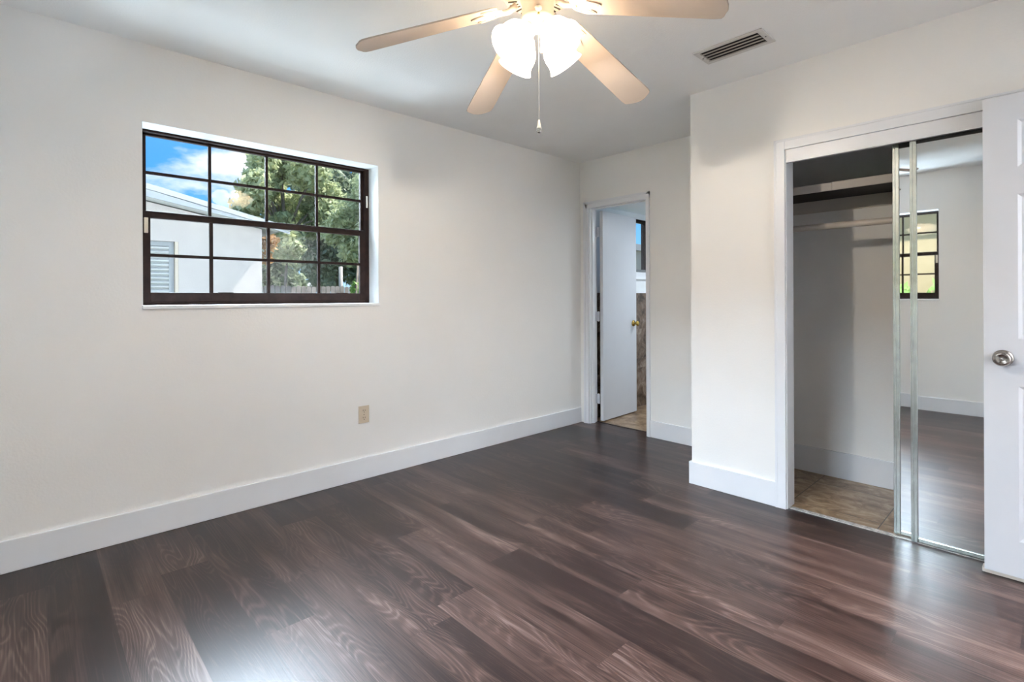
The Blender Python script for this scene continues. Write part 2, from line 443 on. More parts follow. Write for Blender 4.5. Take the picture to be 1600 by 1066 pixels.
b = MB()
casing_profile_v(b, -3.083, DX0 - .010, YF, 0, 2.073); casing_profile_v(b, -2.378, DX1 + .008, YF, 0, 2.073)
b.box(-3.083, YF, DZ + .003, -2.378, YF - .012, 2.073); b.box(-3.083, YF - .012, 2.053, -2.378, YF - .018, 2.073)
b.box(DX0 - .018, YF, 0, DX0, YF + .107, DZ + .018); b.box(DX1, YF, 0, DX1 + .018, YF + .107, DZ + .018); b.box(DX0, YF, DZ, DX1, YF + .107, DZ + .018)
b.box(DX0, YF + .03, 0, DX0 + .010, YF + .065, DZ); b.box(DX1 - .010, YF + .03, 0, DX1, YF + .065, DZ); b.box(DX0, YF + .03, DZ - .010, DX1, YF + .065, DZ)
struct(b.build('trim_1', 'trim_paint', bevel=.002), 'white casing and jamb of the narrow bathroom doorway', 'door trim')
# closet casing
b = MB(); y = YC
b.box(-1.102, y, 0, -1.047, y - .014, 2.05); b.box(.222, y, 0, .162, y - .014, 2.05); b.box(-1.047, y, 1.992, .162, y - .014, 2.05)
b.box(-1.102, y - .014, 0, -1.090, y - .017, 2.05); b.box(-1.102, y - .014, 2.038, .222, y - .017, 2.05); b.box(.210, y - .014, 0, .222, y - .017, 2.05)
b.box(-1.047, y, .0, CX0 + .003, y + .105, 1.992); b.box(.165, y, 0, CX1 - .005, y + .105, 1.992); b.box(-1.047, y, 1.985, .162, y + .105, 1.995)
struct(b.build('trim_2', 'trim_paint', bevel=.002), 'white casing around the mirrored closet opening', 'door trim')
b = MB().box(-1.040, YC - .004, 1.918, .155, YC + .010, 1.990).box(-1.040, YC - .012, 1.918, .155, YC - .004, 1.926)
struct(b.build('trim_3', 'trim_paint', bevel=.001), 'white valance board hiding the closet door track', 'door trim')
b = MB().box(XR - .012, 2.14, 0, XR, 2.20, 2.09).box(XR - .012, 2.14, 2.03, XR, YC - .02, 2.09).box(XR, 2.20, 0, XR + .1, 2.215, 2.03).box(XR, 2.955, 0, XR + .1, 2.97, 2.03)
struct(b.build('trim_4', 'trim_paint'), 'white casing of the entry doorway', 'door trim')
# thresholds
b = MB().box(-1.04, YC + .022, -.004, .15, YC + .032, .004).box(-1.04, YC + .046, -.004, .15, YC + .055, .004).box(-1.04, YC + .02, -.004, .15, YC + .055, -.001)
tag(b.build('door_track', 'threshold_metal'), 'worn metal floor track across the closet opening', 'door track')
struct(MB().box(DX0, YF + .095, -.002, DX1, YF + .115, .004).build('trim_5', 'dark_strip'), 'dark transition strip at the bathroom doorway', 'threshold')
tag(MB().box(-1.04, YC + .014, 1.937, .155, YC + .085, 1.985).build('door_track', 'shade_black'), 'overhead track above the mirrored doors, blackened as the shade behind the valance', 'door track')


# ------------------------------------------------------------------ windows
def window(name, label, origin, ax, inward, cat='window'):
    """window in a wall opening. origin = lower corner on the room face; ax = unit vector along the wall; inward = unit vector into the room"""
    ax = Vector(ax); inn = Vector(inward); O = Vector(origin); Wd = WY1 - WY0
    root = empty(name, O); struct(root, label, cat)

    def P(u, z, d): return O + ax * u + Vector((0, 0, z - WZ0)) - inn * d     # d = depth from the room face

    def bx(b, u0, z0, d0, u1, z1, d1):
        p, q = P(u0, z0, d0), P(u1, z1, d1); b.box(*p, *q)
    # plaster recess liner and sill
    b = MB()
    bx(b, -.0, WZ1 - .004, 0, Wd, WZ1 + .0, .128); bx(b, 0, WZ0, 0, .004, WZ1 - .004, .128); bx(b, Wd - .004, WZ0, 0, Wd, WZ1 - .004, .128)
    b.build('recess', 'recess_paint', root)
    b = MB(); bx(b, .0, WZ0 - .0, -.012, Wd, WZ0 + .019, .128)
    b.build('window_sill', 'recess_paint', root, bevel=.003)
    top = WZ1 - .004; bot = WZ0 + .019; mid = 1.627
    # outer frame
    b = MB(); f0, f1 = .128, .185
    bx(b, .004, bot, f0, .022, top, f1); bx(b, Wd - .034, bot, f0, Wd - .004, top, f1)
    bx(b, .022, top - .012, f0, Wd - .034, top, f1); bx(b, .022, bot, f0, Wd - .034, bot + .016, f1)
    b.build('window_frame', 'dark_bronze', root, bevel=.002)
    # vertical lines of the muntins (u from the corner)
    us = [.338, .643, .950]
    # upper sash (outer)
    b = MB(); d0, d1 = .156, .180
    bx(b, .022, mid - .004, d0, .040, top - .012, d1); bx(b, Wd - .052, mid - .004, d0, Wd - .034, top - .012, d1)
    bx(b, .022, top - .024, d0, Wd - .034, top - .012, d1); bx(b, .022, mid - .015, d0, Wd - .034, mid + .018, d1)
    up = b.build('upper_sash', 'dark_bronze', root, bevel=.002)
    b = MB()
    for u in us: bx(b, u - .0075, mid + .018, d0 + .004, u + .0075, top - .024, d1 - .004)
    bx(b, .04, 1.8405, d0 + .0045, Wd - .052, 1.8555, d1 - .0045)
    b.build('muntin_grid', 'dark_bronze', up)
    b = MB(); bx(b, .038, mid + .01, .1665, Wd - .050, top - .02, .1695); b.build('glass_pane', 'glass', up)
    # lower sash (room side)
    b = MB(); d0, d1 = .128, .152
    bx(b, .022, bot + .016, d0, .055, mid + .012, d1); bx(b, Wd - .072, bot + .016, d0, Wd - .034, mid + .012, d1)
    bx(b, .055, bot + .016, d0, Wd - .072, bot + .066, d1)
    bx(b, .055, mid - .022, d0, Wd - .072, mid + .012, d1); bx(b, .03, mid + .006, d0 - .008, Wd - .042, mid + .014, d0)
    lo = b.build('lower_sash', 'dark_bronze', root, bevel=.002)
    b = MB()
    for u in us: bx(b, u - .0085, bot + .066, d0 + .004, u + .0085, mid - .022, d1 - .004)
    bx(b, .055, 1.4035, d0 + .0045, Wd - .072, 1.4195, d1 - .0045)
    b.build('muntin_grid', 'dark_bronze', lo)
    b = MB(); bx(b, .053, bot + .06, .1385, Wd - .070, mid - .018, .1415); b.build('glass_pane', 'glass', lo)
    for u in (.37, 1.06):
        b = MB(); bx(b, u, bot + .062, .114, u + .075, bot + .068, .130); b.build('lift_tab', 'dark_bronze', lo)
    b = MB(); bx(b, .026, 1.525, .118, .044, 1.605, .129); bx(b, .006, 1.47, .122, .016, 1.60, .129)
    la = b.build('latch', 'tan_plastic', lo, bevel=.002); la['label'] = 'pale side latch'
    b = MB(); bx(b, Wd - .026, 1.80, .122, Wd - .016, 1.88, .129); b.build('balance_clip', 'white_plastic', up, bevel=.001)
    return root


window('window_1', 'dark bronze grid window in the long wall, looking at the neighbouring house', (XL, WY0, WZ0), (0, 1, 0), (1, 0, 0))
window('window_2', 'dark bronze grid window seen only in the closet mirror', (BXW[1], YB, WZ0), (-1, 0, 0), (0, 1, 0))

# ------------------------------------------------------------------ outlet
root = empty('wall_outlet', (XL, 1.6045, .365)); tag(root, 'tan double power outlet low on the long white wall', 'outlet')
b = MB().box(XL, 1.568, .365, XL + .006, 1.641, .477); b.build('cover_plate', 'tan_plastic', root, bevel=.002)
for zc in (.397, .444):
    b = MB().prism([(XL + .006, 1.6045 + .017 * math.cos(a) * (1 if abs(math.cos(a)) < .9 else .95), zc + .0145 * math.sin(a)) for a in [2 * math.pi * i / 20 for i in range(20)]], (.0025, 0, 0))
    s_ = b.build('socket', 'tan_plastic', root)
    b = MB().box(XL + .0084, 1.597, zc + .0, XL + .0092, 1.5995, zc + .009).box(XL + .0084, 1.6095, zc + .0, XL + .0092, 1.612, zc + .008)
    b.lathe([(0, 0), (.0028, 0), (.0028, .0008), (0, .0008)], (XL + .0084, 1.6045, zc - .007), (1, 0, 0), 12)
    b.build('socket_slots', 'slot_dark', s_)
MB().lathe([(0, 0), (.003, 0), (.003, .001), (0, .0012)], (XL + .006, 1.6045, .4205), (1, 0, 0), 12).build('screw', 'nickel', root)

# ------------------------------------------------------------------ ceiling vent
vx0, vx1, vy0, vy1 = -1.322, -.972, 2.548, 2.728
root = empty('ceiling_vent', ((vx0 + vx1) / 2, (vy0 + vy1) / 2, CH)); tag(root, 'white louvred air vent in the ceiling with dark slots', 'vent')
z = CH
b = MB(); e = .030
b.box(vx0, vy0, z - .006, vx1, vy0 + .026, z).box(vx0, vy1 - .026, z - .006, vx1, vy1, z).box(vx0, vy0 + .026, z - .006, vx0 + e, vy1 - .026, z).box(vx1 - e, vy0 + .026, z - .006, vx1, vy1 - .026, z)
b.build('vent_frame', 'vent_frame', root, bevel=.002)
MB().box(vx0 + e, vy0 + .026, z - .0012, vx1 - e, vy1 - .026, z - .0002).build('vent_throat', 'vent_inside', root)
ns = 4; pitch = (vy1 - vy0 - .052) / ns
for i in range(ns):
    y = vy0 + .026 + pitch * (i + .1)
    MB().prism([(vx0 + e, y, z - .012), (vx0 + e, y + pitch * .80, z - .005), (vx0 + e, y + pitch * .84, z - .0065), (vx0 + e, y + .002, z - .0145)], (vx1 - vx0 - 2 * e, 0, 0)).build('louvre', 'vent_slat', root)
for x in (vx0 + e / 2, vx1 - e / 2):
    MB().lathe([(0, -.001), (.004, -.001), (.004, .001), (0, .001)], (x, (vy0 + vy1) / 2, z - .0065), (0, 0, 1), 10).build('screw', 'nickel', root)

# ------------------------------------------------------------------ ceiling fan
FX, FY = -1.332, 1.390
Z0, ZT, R = 2.275, 2.076, .66
root = empty('ceiling_fan', (FX, FY, CH)); tag(root, 'white five-blade ceiling fan with four lit frosted glass shades', 'ceiling fan')
fan = root
MB().lathe([(0, 0), (.072, 0), (.075, -.012), (.060, -.045), (.030, -.060), (0, -.060)], (FX, FY, CH), seg=40).build('canopy', 'white_enamel', root)
mo = MB().lathe([(.028, -.055), (.028, -.075), (.095, -.082), (.132, -.095), (.140, -.115), (.140, -.142), (.130, -.158), (.112, -.166), (.066, -.168), (0, -.168)], (FX, FY, CH), seg=56).build('motor_housing', 'white_enamel', root)
for i in range(30):
    a = 2 * math.pi * i / 30; ca, sa = math.cos(a), math.sin(a); zz = CH - .1675
    def rp(r, tt, z, ca=ca, sa=sa): return (FX + r * ca - tt * sa, FY + r * sa + tt * ca, z)
    MB().prism([rp(.078, -.0022, zz), rp(.112, -.0032, zz), rp(.112, .0032, zz), rp(.078, .0022, zz)], (0, 0, -.0022)).build('vent_slot', 'slot_dark', mo)
MB().lathe([(.1385, -.118), (.1425, -.122), (.1425, -.134), (.1385, -.138)], (FX, FY, CH), seg=56).build('trim_ring', 'white_enamel', mo)
# switch housing and fitter for the lamps
MB().lathe([(.062, -.166), (.066, -.172), (.064, -.182), (.060, -.190), (.060, -.240), (.064, -.247), (.050, -.268), (.030, -.285), (.014, -.292), (0, -.294)], (FX, FY, CH), seg=44).build('switch_housing', 'white_enamel', root)

PH = 4.0606
slope = (ZT - Z0) / R
for k in range(5):
    a = PH - k * math.radians(72)
    er = Vector((math.cos(a), math.sin(a), slope)).normalized()
    et = Vector((-math.sin(a), math.cos(a), 0))
    en = er.cross(et).normalized()
    pitch = math.radians(-10)
    et2 = (et * math.cos(pitch) + en * math.sin(pitch)).normalized(); en2 = er.cross(et2).normalized()
    C0 = Vector((FX, FY, Z0)) - Vector((0, 0, .0))
    scl = R / (R * 1.0)
    # blade outline
    L0, L1 = .165, R / Vector((math.cos(a), math.sin(a), slope)).normalized().to_2d().length
    hw0, hw1 = .052, .068
    pts = [(L0, -hw0), (L0 + .02, -hw0 - .006)]
    pts += [(L1 - .05, -hw1), (L1 - .028, -hw1 + .003), (L1 - .019, -hw1 + .012)]
    pts += [(L1 - .013, -hw1 * .62), (L1 - .003, -hw1 * .35), (L1, 0), (L1 - .003, hw1 * .35), (L1 - .013, hw1 * .62), (L1 - .019, hw1 - .012), (L1 - .028, hw1 - .003), (L1 - .05, hw1)]
    pts += [(L0 + .02, hw0 + .006), (L0, hw0)]
    b = MB().prism([C0 + er * r + et2 * tt + en2 * .000 for r, tt in pts], en2 * .006)
    b.build('fan_blade', 'blade_white', root, bevel=.0015)
    # ornate leaf shaped blade iron on the underside
    def leaf(cx_, ct, ln, wd, rot, lift):
        o = []
        for i in range(24):
            q = 2 * math.pi * i / 24; u = math.cos(q) * ln / 2; v_ = math.sin(q) * wd / 2 * (1 - .45 * math.cos(q))
            uu = u * math.cos(rot) - v_ * math.sin(rot); vv = u * math.sin(rot) + v_ * math.cos(rot)
            o.append(C0 + er * (cx_ + uu) + et2 * (ct + vv) - en2 * lift)
        return o
    b = MB()
    b.prism(leaf(.205, 0, .11, .045, 0, .001), -en2 * .005)
    for sg in (-1, 1):
        b.prism(leaf(.185, sg * .027, .095, .036, sg * .42, .001), -en2 * .004)
    for sg in (-1, 0, 1):      # raised ribs of the leaves
        o = leaf(.205 if sg == 0 else .185, sg * .027, .09 if sg == 0 else .075, .028 if sg == 0 else .02, sg * .42, .006)
        b.tube(o + [o[0]], .0016, 6)
    b.tube([C0 + er * .085 + Vector((0, 0, .012)), C0 + er * .115 - en2 * .004, C0 + er * .165 - en2 * .004], [.012, .011, .009], 10)
    b.build('blade_iron', 'white_enamel', root)

# four lamps
for i in range(4):
    a = math.radians(46.8 - 8 - 45 + 90 * i)
    d2 = Vector((math.cos(a), math.sin(a), 0))
    axd = (d2 * math.cos(math.radians(44)) - Vector((0, 0, 1)) * math.sin(math.radians(44))).normalized()
    neck = Vector((FX, FY, 0)) + d2 * .052 + Vector((0, 0, 2.168))
    MB().tube([neck - axd * .03 - d2 * .006, neck - axd * .01, neck + axd * .012], [.014, .015, .024], 14).build('lamp_arm', 'white_enamel', root)
    prof = [(.022, .0), (.027, .006), (.033, .018), (.045, .034), (.056, .054), (.0595, .076), (.0585, .094), (.061, .110), (.069, .124)]
    inner = [(r - .003, h) for r, h in reversed(prof)]
    sh = MB().lathe(prof + inner, neck, axd, 40, closed=False)
    so = sh.build('lamp_shade', 'lit_glass', root); so['label'] = 'glowing frosted glass shade'
    MB().lathe([(0, .004), (.010, .006), (.013, .014), (.0145, .024), (.012, .032), (.006, .036), (0, .037)], neck, axd, 18).build('bulb', 'bulb', so)
    ld = bpy.data.lights.new('fan_bulb_light', 'POINT'); ld.energy = LAMP_W; ld.color = (1.0, .90, .78); ld.shadow_soft_size = .022
    lo = bpy.data.objects.new('fan_bulb_light', ld); COL.objects.link(lo); lo.parent = root
    lo.location = (neck + axd * .060) - root.location

# pull chains
rt_ = Vector((math.cos(YAW), math.sin(YAW), 0)); fw = Vector((-math.sin(YAW), math.cos(YAW), 0))
cp = Vector((FX, FY, 0)) - fw * .058
b = MB()
zz = 2.215
while zz > 1.820:
    b.lathe([(0, -.0013), (.0011, -.0007), (.0011, .0007), (0, .0013)], (cp.x, cp.y, zz), seg=6); zz -= .0036
b.lathe([(0, -.231), (.0006, -.231), (.0006, .165), (0, .165)], (cp.x, cp.y, 2.05), seg=5)
ch = b.build('pull_chain', 'white_plastic', root)
b = MB().lathe([(0, .0), (.003, 0), (.006, -.020), (.009, -.030), (.009, -.033), (0, -.033)], (cp.x, cp.y, 1.820), seg=18); b.build('pull_handle', 'white_plastic', ch)
b = MB().lathe([(.0085, -.033), (.0095, -.038), (.008, -.045), (0, -.049)], (cp.x, cp.y, 1.820), seg=18); b.build('pull_bead', 'chrome', ch)
b = MB().lathe([(0, .012), (.010, .012), (.014, .006), (.012, -.004), (.005, -.012), (0, -.012)], (cp.x, cp.y, 2.222), seg=18); b.build('chain_outlet', 'white_enamel', root)
MB().lathe([(0, .005), (.004, .005), (.005, 0), (.004, -.006), (0, -.006)], (cp.x, cp.y, 2.207), seg=12).build('chain_ferrule', 'brass', root)
cq = Vector((FX, FY, 0)) + rt_ * .012 - fw * .03
b = MB().lathe([(0, -.03), (.0008, -.03), (.0008, .01), (0, .01)], (cq.x, cq.y, 2.163), seg=6)
c2 = b.build('pull_chain', 'brass', root)
MB().lathe([(0, .012), (.005, .006), (.004, 0), (.0055, -.05), (.004, -.055), (0, -.055)], (cq.x, cq.y, 2.13), seg=14).build('pull_handle', 'blade_white', c2)

# ------------------------------------------------------------------ bathroom door
root = empty('door_1', (DX0 + .0, YF + .118, 0)); struct(root, 'narrow flat white bathroom door, standing open', 'door')
ang = math.radians(90 + 3.0)      # direction of the slab from the hinge
hx, hy_ = DX0 + .022, YF + .125
u = Vector((math.cos(ang), math.sin(ang), 0)); nrm = Vector((math.sin(ang), -math.cos(ang), 0))   # nrm faces the room's right
H0 = Vector((hx, hy_, 0))


def slab(b, u0, u1, n0, n1, z0, z1, H=H0, u=u, nrm=nrm):
    p = [H + u * u0 + nrm * n0, H + u * u1 + nrm * n0, H + u * u1 + nrm * n1, H + u * u0 + nrm * n1]
    b.prism([(q.x, q.y, z0) for q in p], (0, 0, z1 - z0))


b = MB(); slab(b, .0, .605, 0, .035, .012, 1.998); b.build('door_slab', 'door_paint', root, bevel=.002)
for zc in (.22, 1.0, 1.80):
    b = MB(); b.box(DX0 - .001, YF + .078, zc - .045, DX0 + .002, YF + .109, zc + .045)
    slab(b, -.0015, .0, .002, .033, zc - .045, zc + .045)
    b.tube([(DX0 + .012, YF + .114, zc - .048), (DX0 + .012, YF + .114, zc + .048)], .006, 10)
    b.box(DX0, YF + .106, zc - .045, DX0 + .03, YF + .1085, zc + .045)
    b.build('hinge', 'door_paint', root)
for sg, nm in ((1, .035), (-1, 0.)):
    kc = H0 + u * .545 + nrm * nm + Vector((0, 0, .915))
    pr = [(0, .062), (.014, .061), (.023, .055), (.026, .046), (.024, .037), (.013, .028), (.010, .02), (.011, .010), (.030, .007), (.032, 0), (0, 0)]
    MB().lathe(pr, kc, nrm * sg, 28).build('door_knob', 'brass', root)

# ------------------------------------------------------------------ bathroom shell
BY1 = YF + 2.4; BC = 2.08; BX1 = -1.50
b = MB()
by0 = YF + .107; bw0, bw1, bz0, bz1 = 4.22, 5.55, 1.45, 2.025
b.box(XL - WT, YF, -.12, XL, bw0, BC + .4).box(XL - WT, bw1, -.12, XL, BY1, BC + .4).box(XL - WT, bw0, -.12, XL, bw1, bz0).box(XL - WT, bw0, bz1, XL, bw1, BC + .4)
struct(b.build('wall_bathroom_left', 'bath_wall'), 'white upper wall of the bathroom with its window', 'wall')
struct(MB().box(XL, by0, .002, XL + .010, BY1, 1.225).build('wall_tile_left', 'marble_wall'), 'brown marble tile on the lower bathroom wall', 'wall')
struct(MB().box(XL, by0, 1.225, XL + .014, BY1, 1.243).build('trim_6', 'trim_paint'), 'thin white strip capping the bathroom wall tile', 'trim')
struct(MB().box(XL, BY1, 0, BX1, BY1 + .1, BC + .4).box(BX1, by0, 0, BX1 + .1, BY1, BC + .4).build('wall_bathroom_right', 'bath_wall'), 'plain white bathroom walls', 'wall')
struct(MB().box(XL - WT, by0, BC, BX1 + .1, BY1 + .1, BC + .1).build('ceiling_bathroom', 'bath_wall'), 'low pale bathroom ceiling', 'ceiling')
root = empty('window_3', (XL, bw0, bz0)); struct(root, 'small dark-framed bathroom window partly hidden by the open door', 'window')
b = MB(); d0, d1 = XL - .02, XL - .07
b.box(d0, bw0, bz0, d1, bw0 + .04, bz1).box(d0, bw1 - .045, bz0, d1, bw1, bz1).box(d0, bw0 + .04, bz1 - .03, d1, bw1 - .045, bz1)
b.box(-3.185, 5.003, bz0, -3.215, 5.06, bz1)
b.build('window_frame', 'dark_bronze', root)
MB().box(d0, bw0 + .04, bz0, d1, bw1 - .045, bz0 + .032).build('bottom_rail', 'grey_frame', root)
MB().box(d0 - .02, bw0 + .04, bz0 + .032, d0 - .023, bw1 - .045, bz1 - .03).build('glass_pane', 'glass', root)
MB().box(XL - .005, bw0 - .03, bz0 - .075, XL + .03, bw1 + .25, bz0 - .065).box(XL - .02, bw0, bz0 - .065, XL + .012, bw1 + .1, bz0).build('window_sill', 'trim_paint', root)
ld = bpy.data.lights.new('bathroom_fill', 'AREA'); ld.energy = BATH_FILL_W; ld.size = .3; ld.color = (.86, .94, 1)  # area light added out of view to brighten the bathroom
lo = bpy.data.objects.new('bathroom_fill', ld); COL.objects.link(lo); lo.location = (-2.1, 5.1, BC - .06)
rt = empty('bathroom_fill_light', (-2.1, 5.1, BC)); tag(rt, 'flat round ceiling fixture added out of view to brighten the bathroom', 'light')
MB().lathe([(0, 0), (.19, 0), (.19, -.03), (.16, -.045), (0, -.05)], (-2.1, 5.1, BC), seg=32).build('light_base', 'white_plastic', rt)

# ------------------------------------------------------------------ entry door (six panels) folded against the closet wall
X0, X1, YD, TH = -.228, .535, 2.970, .035
root = empty('door_2', (X1, YD, 0)); struct(root, 'white six-panel entry door, open against the closet', 'door')
zb, zt = .017, 2.013
pz = [(.165, .805), (1.0, 1.597), (1.708, 1.905)]
px = [(X0 + .106, X0 + .106 + .245), (X1 - .106 - .245, X1 - .106)]
b = MB()
xs = [X0, px[0][0], px[0][1], px[1][0], px[1][1], X1]; zs = [zb] + [v for p in pz for v in p] + [zt]
for i in (0, 2, 4): b.box(xs[i], YD, zb, xs[i + 1], YD + TH, zt)
for i in (1, 3):
    for j in (0, 2, 4, 6): b.box(xs[i], YD, zs[j], xs[i + 1], YD + TH, zs[j + 1])
sl = b.build('door_slab', 'door_paint', root)
for (xa, xb) in px:
    for (za, zc) in pz:
        b = MB()
        def ringbox(x0, x1, z0, z1, y): return [(x0, y, z0), (x1, y, z0), (x1, y, z1), (x0, y, z1)]
        for yf, sgn in ((YD, 1), (YD + TH, -1)):
            lv = [(0, 0), (.012, .008), (.030, .010), (.050, .003)]
            prev = None
            for ins, dep in lv:
                r4 = [b.bm.verts.new(p) for p in ringbox(xa + ins, xb - ins, za + ins, zc - ins, yf + sgn * dep)]
                if prev:
                    for q in range(4): b.bm.faces.new([prev[q], prev[(q + 1) % 4], r4[(q + 1) % 4], r4[q]])
                prev = r4
            b.bm.faces.new(prev)
        b.build('door_panel', 'door_paint', root)
for sg, yy in ((-1, YD), (1, YD + TH)):
    ln = 1.0 if sg < 0 else .8
    pr = [(0, .054), (.006, .0545), (.016, .0545), (.020, .0580), (.0265, .0525), (.031, .043), (.029, .034), (.018, .027), (.013, .020), (.013, .011), (.032, .008), (.034, 0), (0, 0)]
    pr = [(r, h * ln) for r, h in pr]
    kn = MB().lathe(pr, (-.168, yy, .918), (0, sg, 0), 36).build('door_knob', 'nickel', root)
    MB().lathe([(.005, .0540 * ln), (.005, .058 * ln), (.004, .060 * ln), (0, .0602 * ln)], (-.168, yy, .918), (0, sg, 0), 16).build('lock_button', 'chrome', kn)
MB().box(X0 - .008, YD + .004, .001, X1, YD + .05, .020).build('door_sweep', 'wood_rod', root, bevel=.002)
for zc in (.2, 1.0, 1.8): MB().tube([(X1 + .012, YD + .018, zc - .045), (X1 + .012, YD + .018, zc + .045)], .007, 10).build('hinge', 'nickel', root)

# ------------------------------------------------------------------ mirrored sliding doors
def mirror_door(xa, xb, y, label):
    root = empty('sliding_mirror_door', (xa, y, .012)); tag(root, label, 'sliding door', 'mirrored sliding closet doors')
    z0, z1 = .006, 1.935
    for x0, x1 in ((xa, xa + .026), (xb - .026, xb)):
        b = MB().box(x0, y, z0, x1, y + .022, z1).box(x0 + .006, y - .003, z0, x0 + .012, y, z1)
        b.build('stile', 'door_frame_metal', root, bevel=.0015)
    b = MB().box(xa + .026, y + .002, z0, xb - .026, y + .022, z0 + .022).build('bottom_rail', 'door_frame_metal', root, bevel=.003)
    MB().box(xa + .026, y + .002, 1.905, xb - .026, y + .022, z1).build('top_rail', 'shade_black', root)  # rail coloured black to stand in for the shade under the valance
    MB().box(xa + .024, y + .008, z0 + .02, xb - .024, y + .014, 1.907).build('mirror_glass', 'mirror', root)
    return root


mirror_door(-.497, .150, 3.085, 'mirrored sliding door nearest the room, its right half behind the entry door')
mirror_door(-.571, .060, 3.121, 'mirrored sliding door behind the other, only a narrow strip visible at its left')

# ------------------------------------------------------------------ closet fittings
root = empty('closet_shelf', (-1.50, YF, 1.805)); tag(root, 'shelf high in the closet, board blackened as underside shade, with a pale front edge', 'shelf')
MB().box(-1.50, 3.455, 1.812, XR, YF, 1.828).build('shelf_board', 'shelf_shade_wood', root)  # near-black board colour carries the shade under the shelf
b = MB().box(-1.50, 3.44, 1.802, -.92, 3.455, 1.848).box(-.918, 3.44, 1.802, -.30, 3.455, 1.849).box(-.298, 3.44, 1.802, XR, 3.455, 1.848)
b.build('shelf_edge', 'closet_paint', root, bevel=.001)
MB().box(-1.50, YF - .018, 1.735, XR, YF, 1.812).build('cleat', 'closet_paint', root)
MB().box(-1.48, 3.47, 1.806, XR, 3.49, 1.812).build('track', 'shade_black', root)
root = empty('closet_rod', (-1.50, 3.50, 1.60)); tag(root, 'pale round hanging rod under the closet shelf', 'closet rod')
MB().tube([(-1.492, 3.50, 1.60), (XR, 3.50, 1.60)], .019, 20).build('rod', 'wood_rod', root)
MB().lathe([(0, 0), (.032, 0), (.030, .008), (.021, .010), (0, .010)], (-1.50, 3.50, 1.60), (1, 0, 0), 20).build('rod_bracket', 'white_enamel', root)

# ------------------------------------------------------------------ outside
struct(MB().box(-60, -40, GROUND - .1, 12, 60, GROUND).build('ground', 'grass'), 'green lawn around the houses', 'ground')

NX, RX = -7.0, -6.6
nh = empty('neighbour_house', (NX, 0, GROUND)); tag(nh, 'pale stucco neighbouring house with low sloped white roof edge', 'house')
def rz(y, top=True):      # rake line heights at the fascia plane
    return 2.409 + (y - .93) * (2.088 - 2.409) / (2.354 - .93) if top else 2.267 + (y - .93) * (2.070 - 2.267) / (2.076 - .93)
YE = 2.40; YR = -3.2; YW = 2.194
b = MB(); hz0, hz1 = 1.0, 1.845; wy0, wy1 = .20, 1.283
zz = lambda y: rz(y, False) + .02
def wall_piece(y0, y1, z0): b.prism([(NX, y0, z0), (NX, y1, z0), (NX, y1, zz(y1) + .0), (NX, y0, zz(y0))], (-.2, 0, 0))
wall_piece(wy1, YW, GROUND); wall_piece(wy0, wy1, hz1); wall_piece(YR, wy0, GROUND)
b.box(NX, wy0, GROUND, NX - .2, wy1, hz0); b.box(NX - .2, YW, GROUND, NX - 7, YW - .2, 1.98); b.box(NX, -6.5, GROUND, NX - .2, YR, 2.6)
b.build('wall', 'stucco', nh)
# roof slab, fascia boards and soffit
b = MB(); b.prism([(RX, YR, rz(YR)), (RX, YE, rz(YE)), (RX, YE, rz(YE) - .03), (RX, YR, rz(YR) - .03)], (-7.5, 0, 0))
b.prism([(RX, YR, rz(YR)), (RX, -7.2, rz(YR) - .9), (RX, -7.2, rz(YR) - .93), (RX, YR, rz(YR) - .03)], (-7.5, 0, 0))
b.build('roof', 'roof_white', nh)
b = MB(); b.prism([(RX + .02, YR, rz(YR) - .004), (RX + .02, YE, rz(YE) - .004), (RX + .02, YE, rz(YE) - .055), (RX + .02, YR, rz(YR) - .085)], (-.025, 0, 0))
b.prism([(RX + .02, YR, rz(YR) - .004), (RX + .02, -7.2, rz(YR) - .9), (RX + .02, -7.2, rz(YR) - .98), (RX + .02, YR, rz(YR) - .085)], (-.025, 0, 0))
b.build('drip_edge', 'fascia_white', nh)
b = MB(); b.prism([(RX, YR, rz(YR) - .09), (RX, YE, rz(YE) - .06), (RX, YE, rz(YE) - .09), (RX, 2.076, rz(2.076, False)), (RX, YR, rz(YR, False))], (-.022, 0, 0))
b.build('fascia', 'fascia_white', nh)
b = MB(); b.prism([(RX - .02, YR, rz(YR, False) + .025), (RX - .02, YE, rz(YE, False) + .035), (RX - .02, YE, rz(YE, False) + .05), (RX - .02, YR, rz(YR, False) + .04)], (-.39, 0, 0))
b.build('soffit', 'soffit_grey', nh)
wn_ = MB().box(NX - .06, wy1 - .085, hz0, NX - .10, wy1 - .035, hz1).box(NX - .06, wy0 + .035, hz0, NX - .10, wy0 + .085, hz1).box(NX - .06, wy0 + .085, hz1 - .05, NX - .10, wy1 - .085, hz1).build('window', 'grey_frame', nh)
b = MB()
pr = []
z = hz0; i = 0
while z < hz1 - .05:
    b.prism([(NX - .075, wy0 + .085, z), (NX - .055, wy0 + .085, z + .018), (NX - .055, wy0 + .085, z + .032), (NX - .075, wy0 + .085, z + .05), (NX - .085, wy0 + .085, z + .05), (NX - .085, wy0 + .085, z)], (0, wy1 - wy0 - .17, 0)); z += .05
b.build('shutter', 'shutter_grey', wn_)
MB().box(NX - .001, wy1 - .035, hz0, NX - .13, wy1 - .001, hz1).build('reveal', 'reveal_beige', nh)

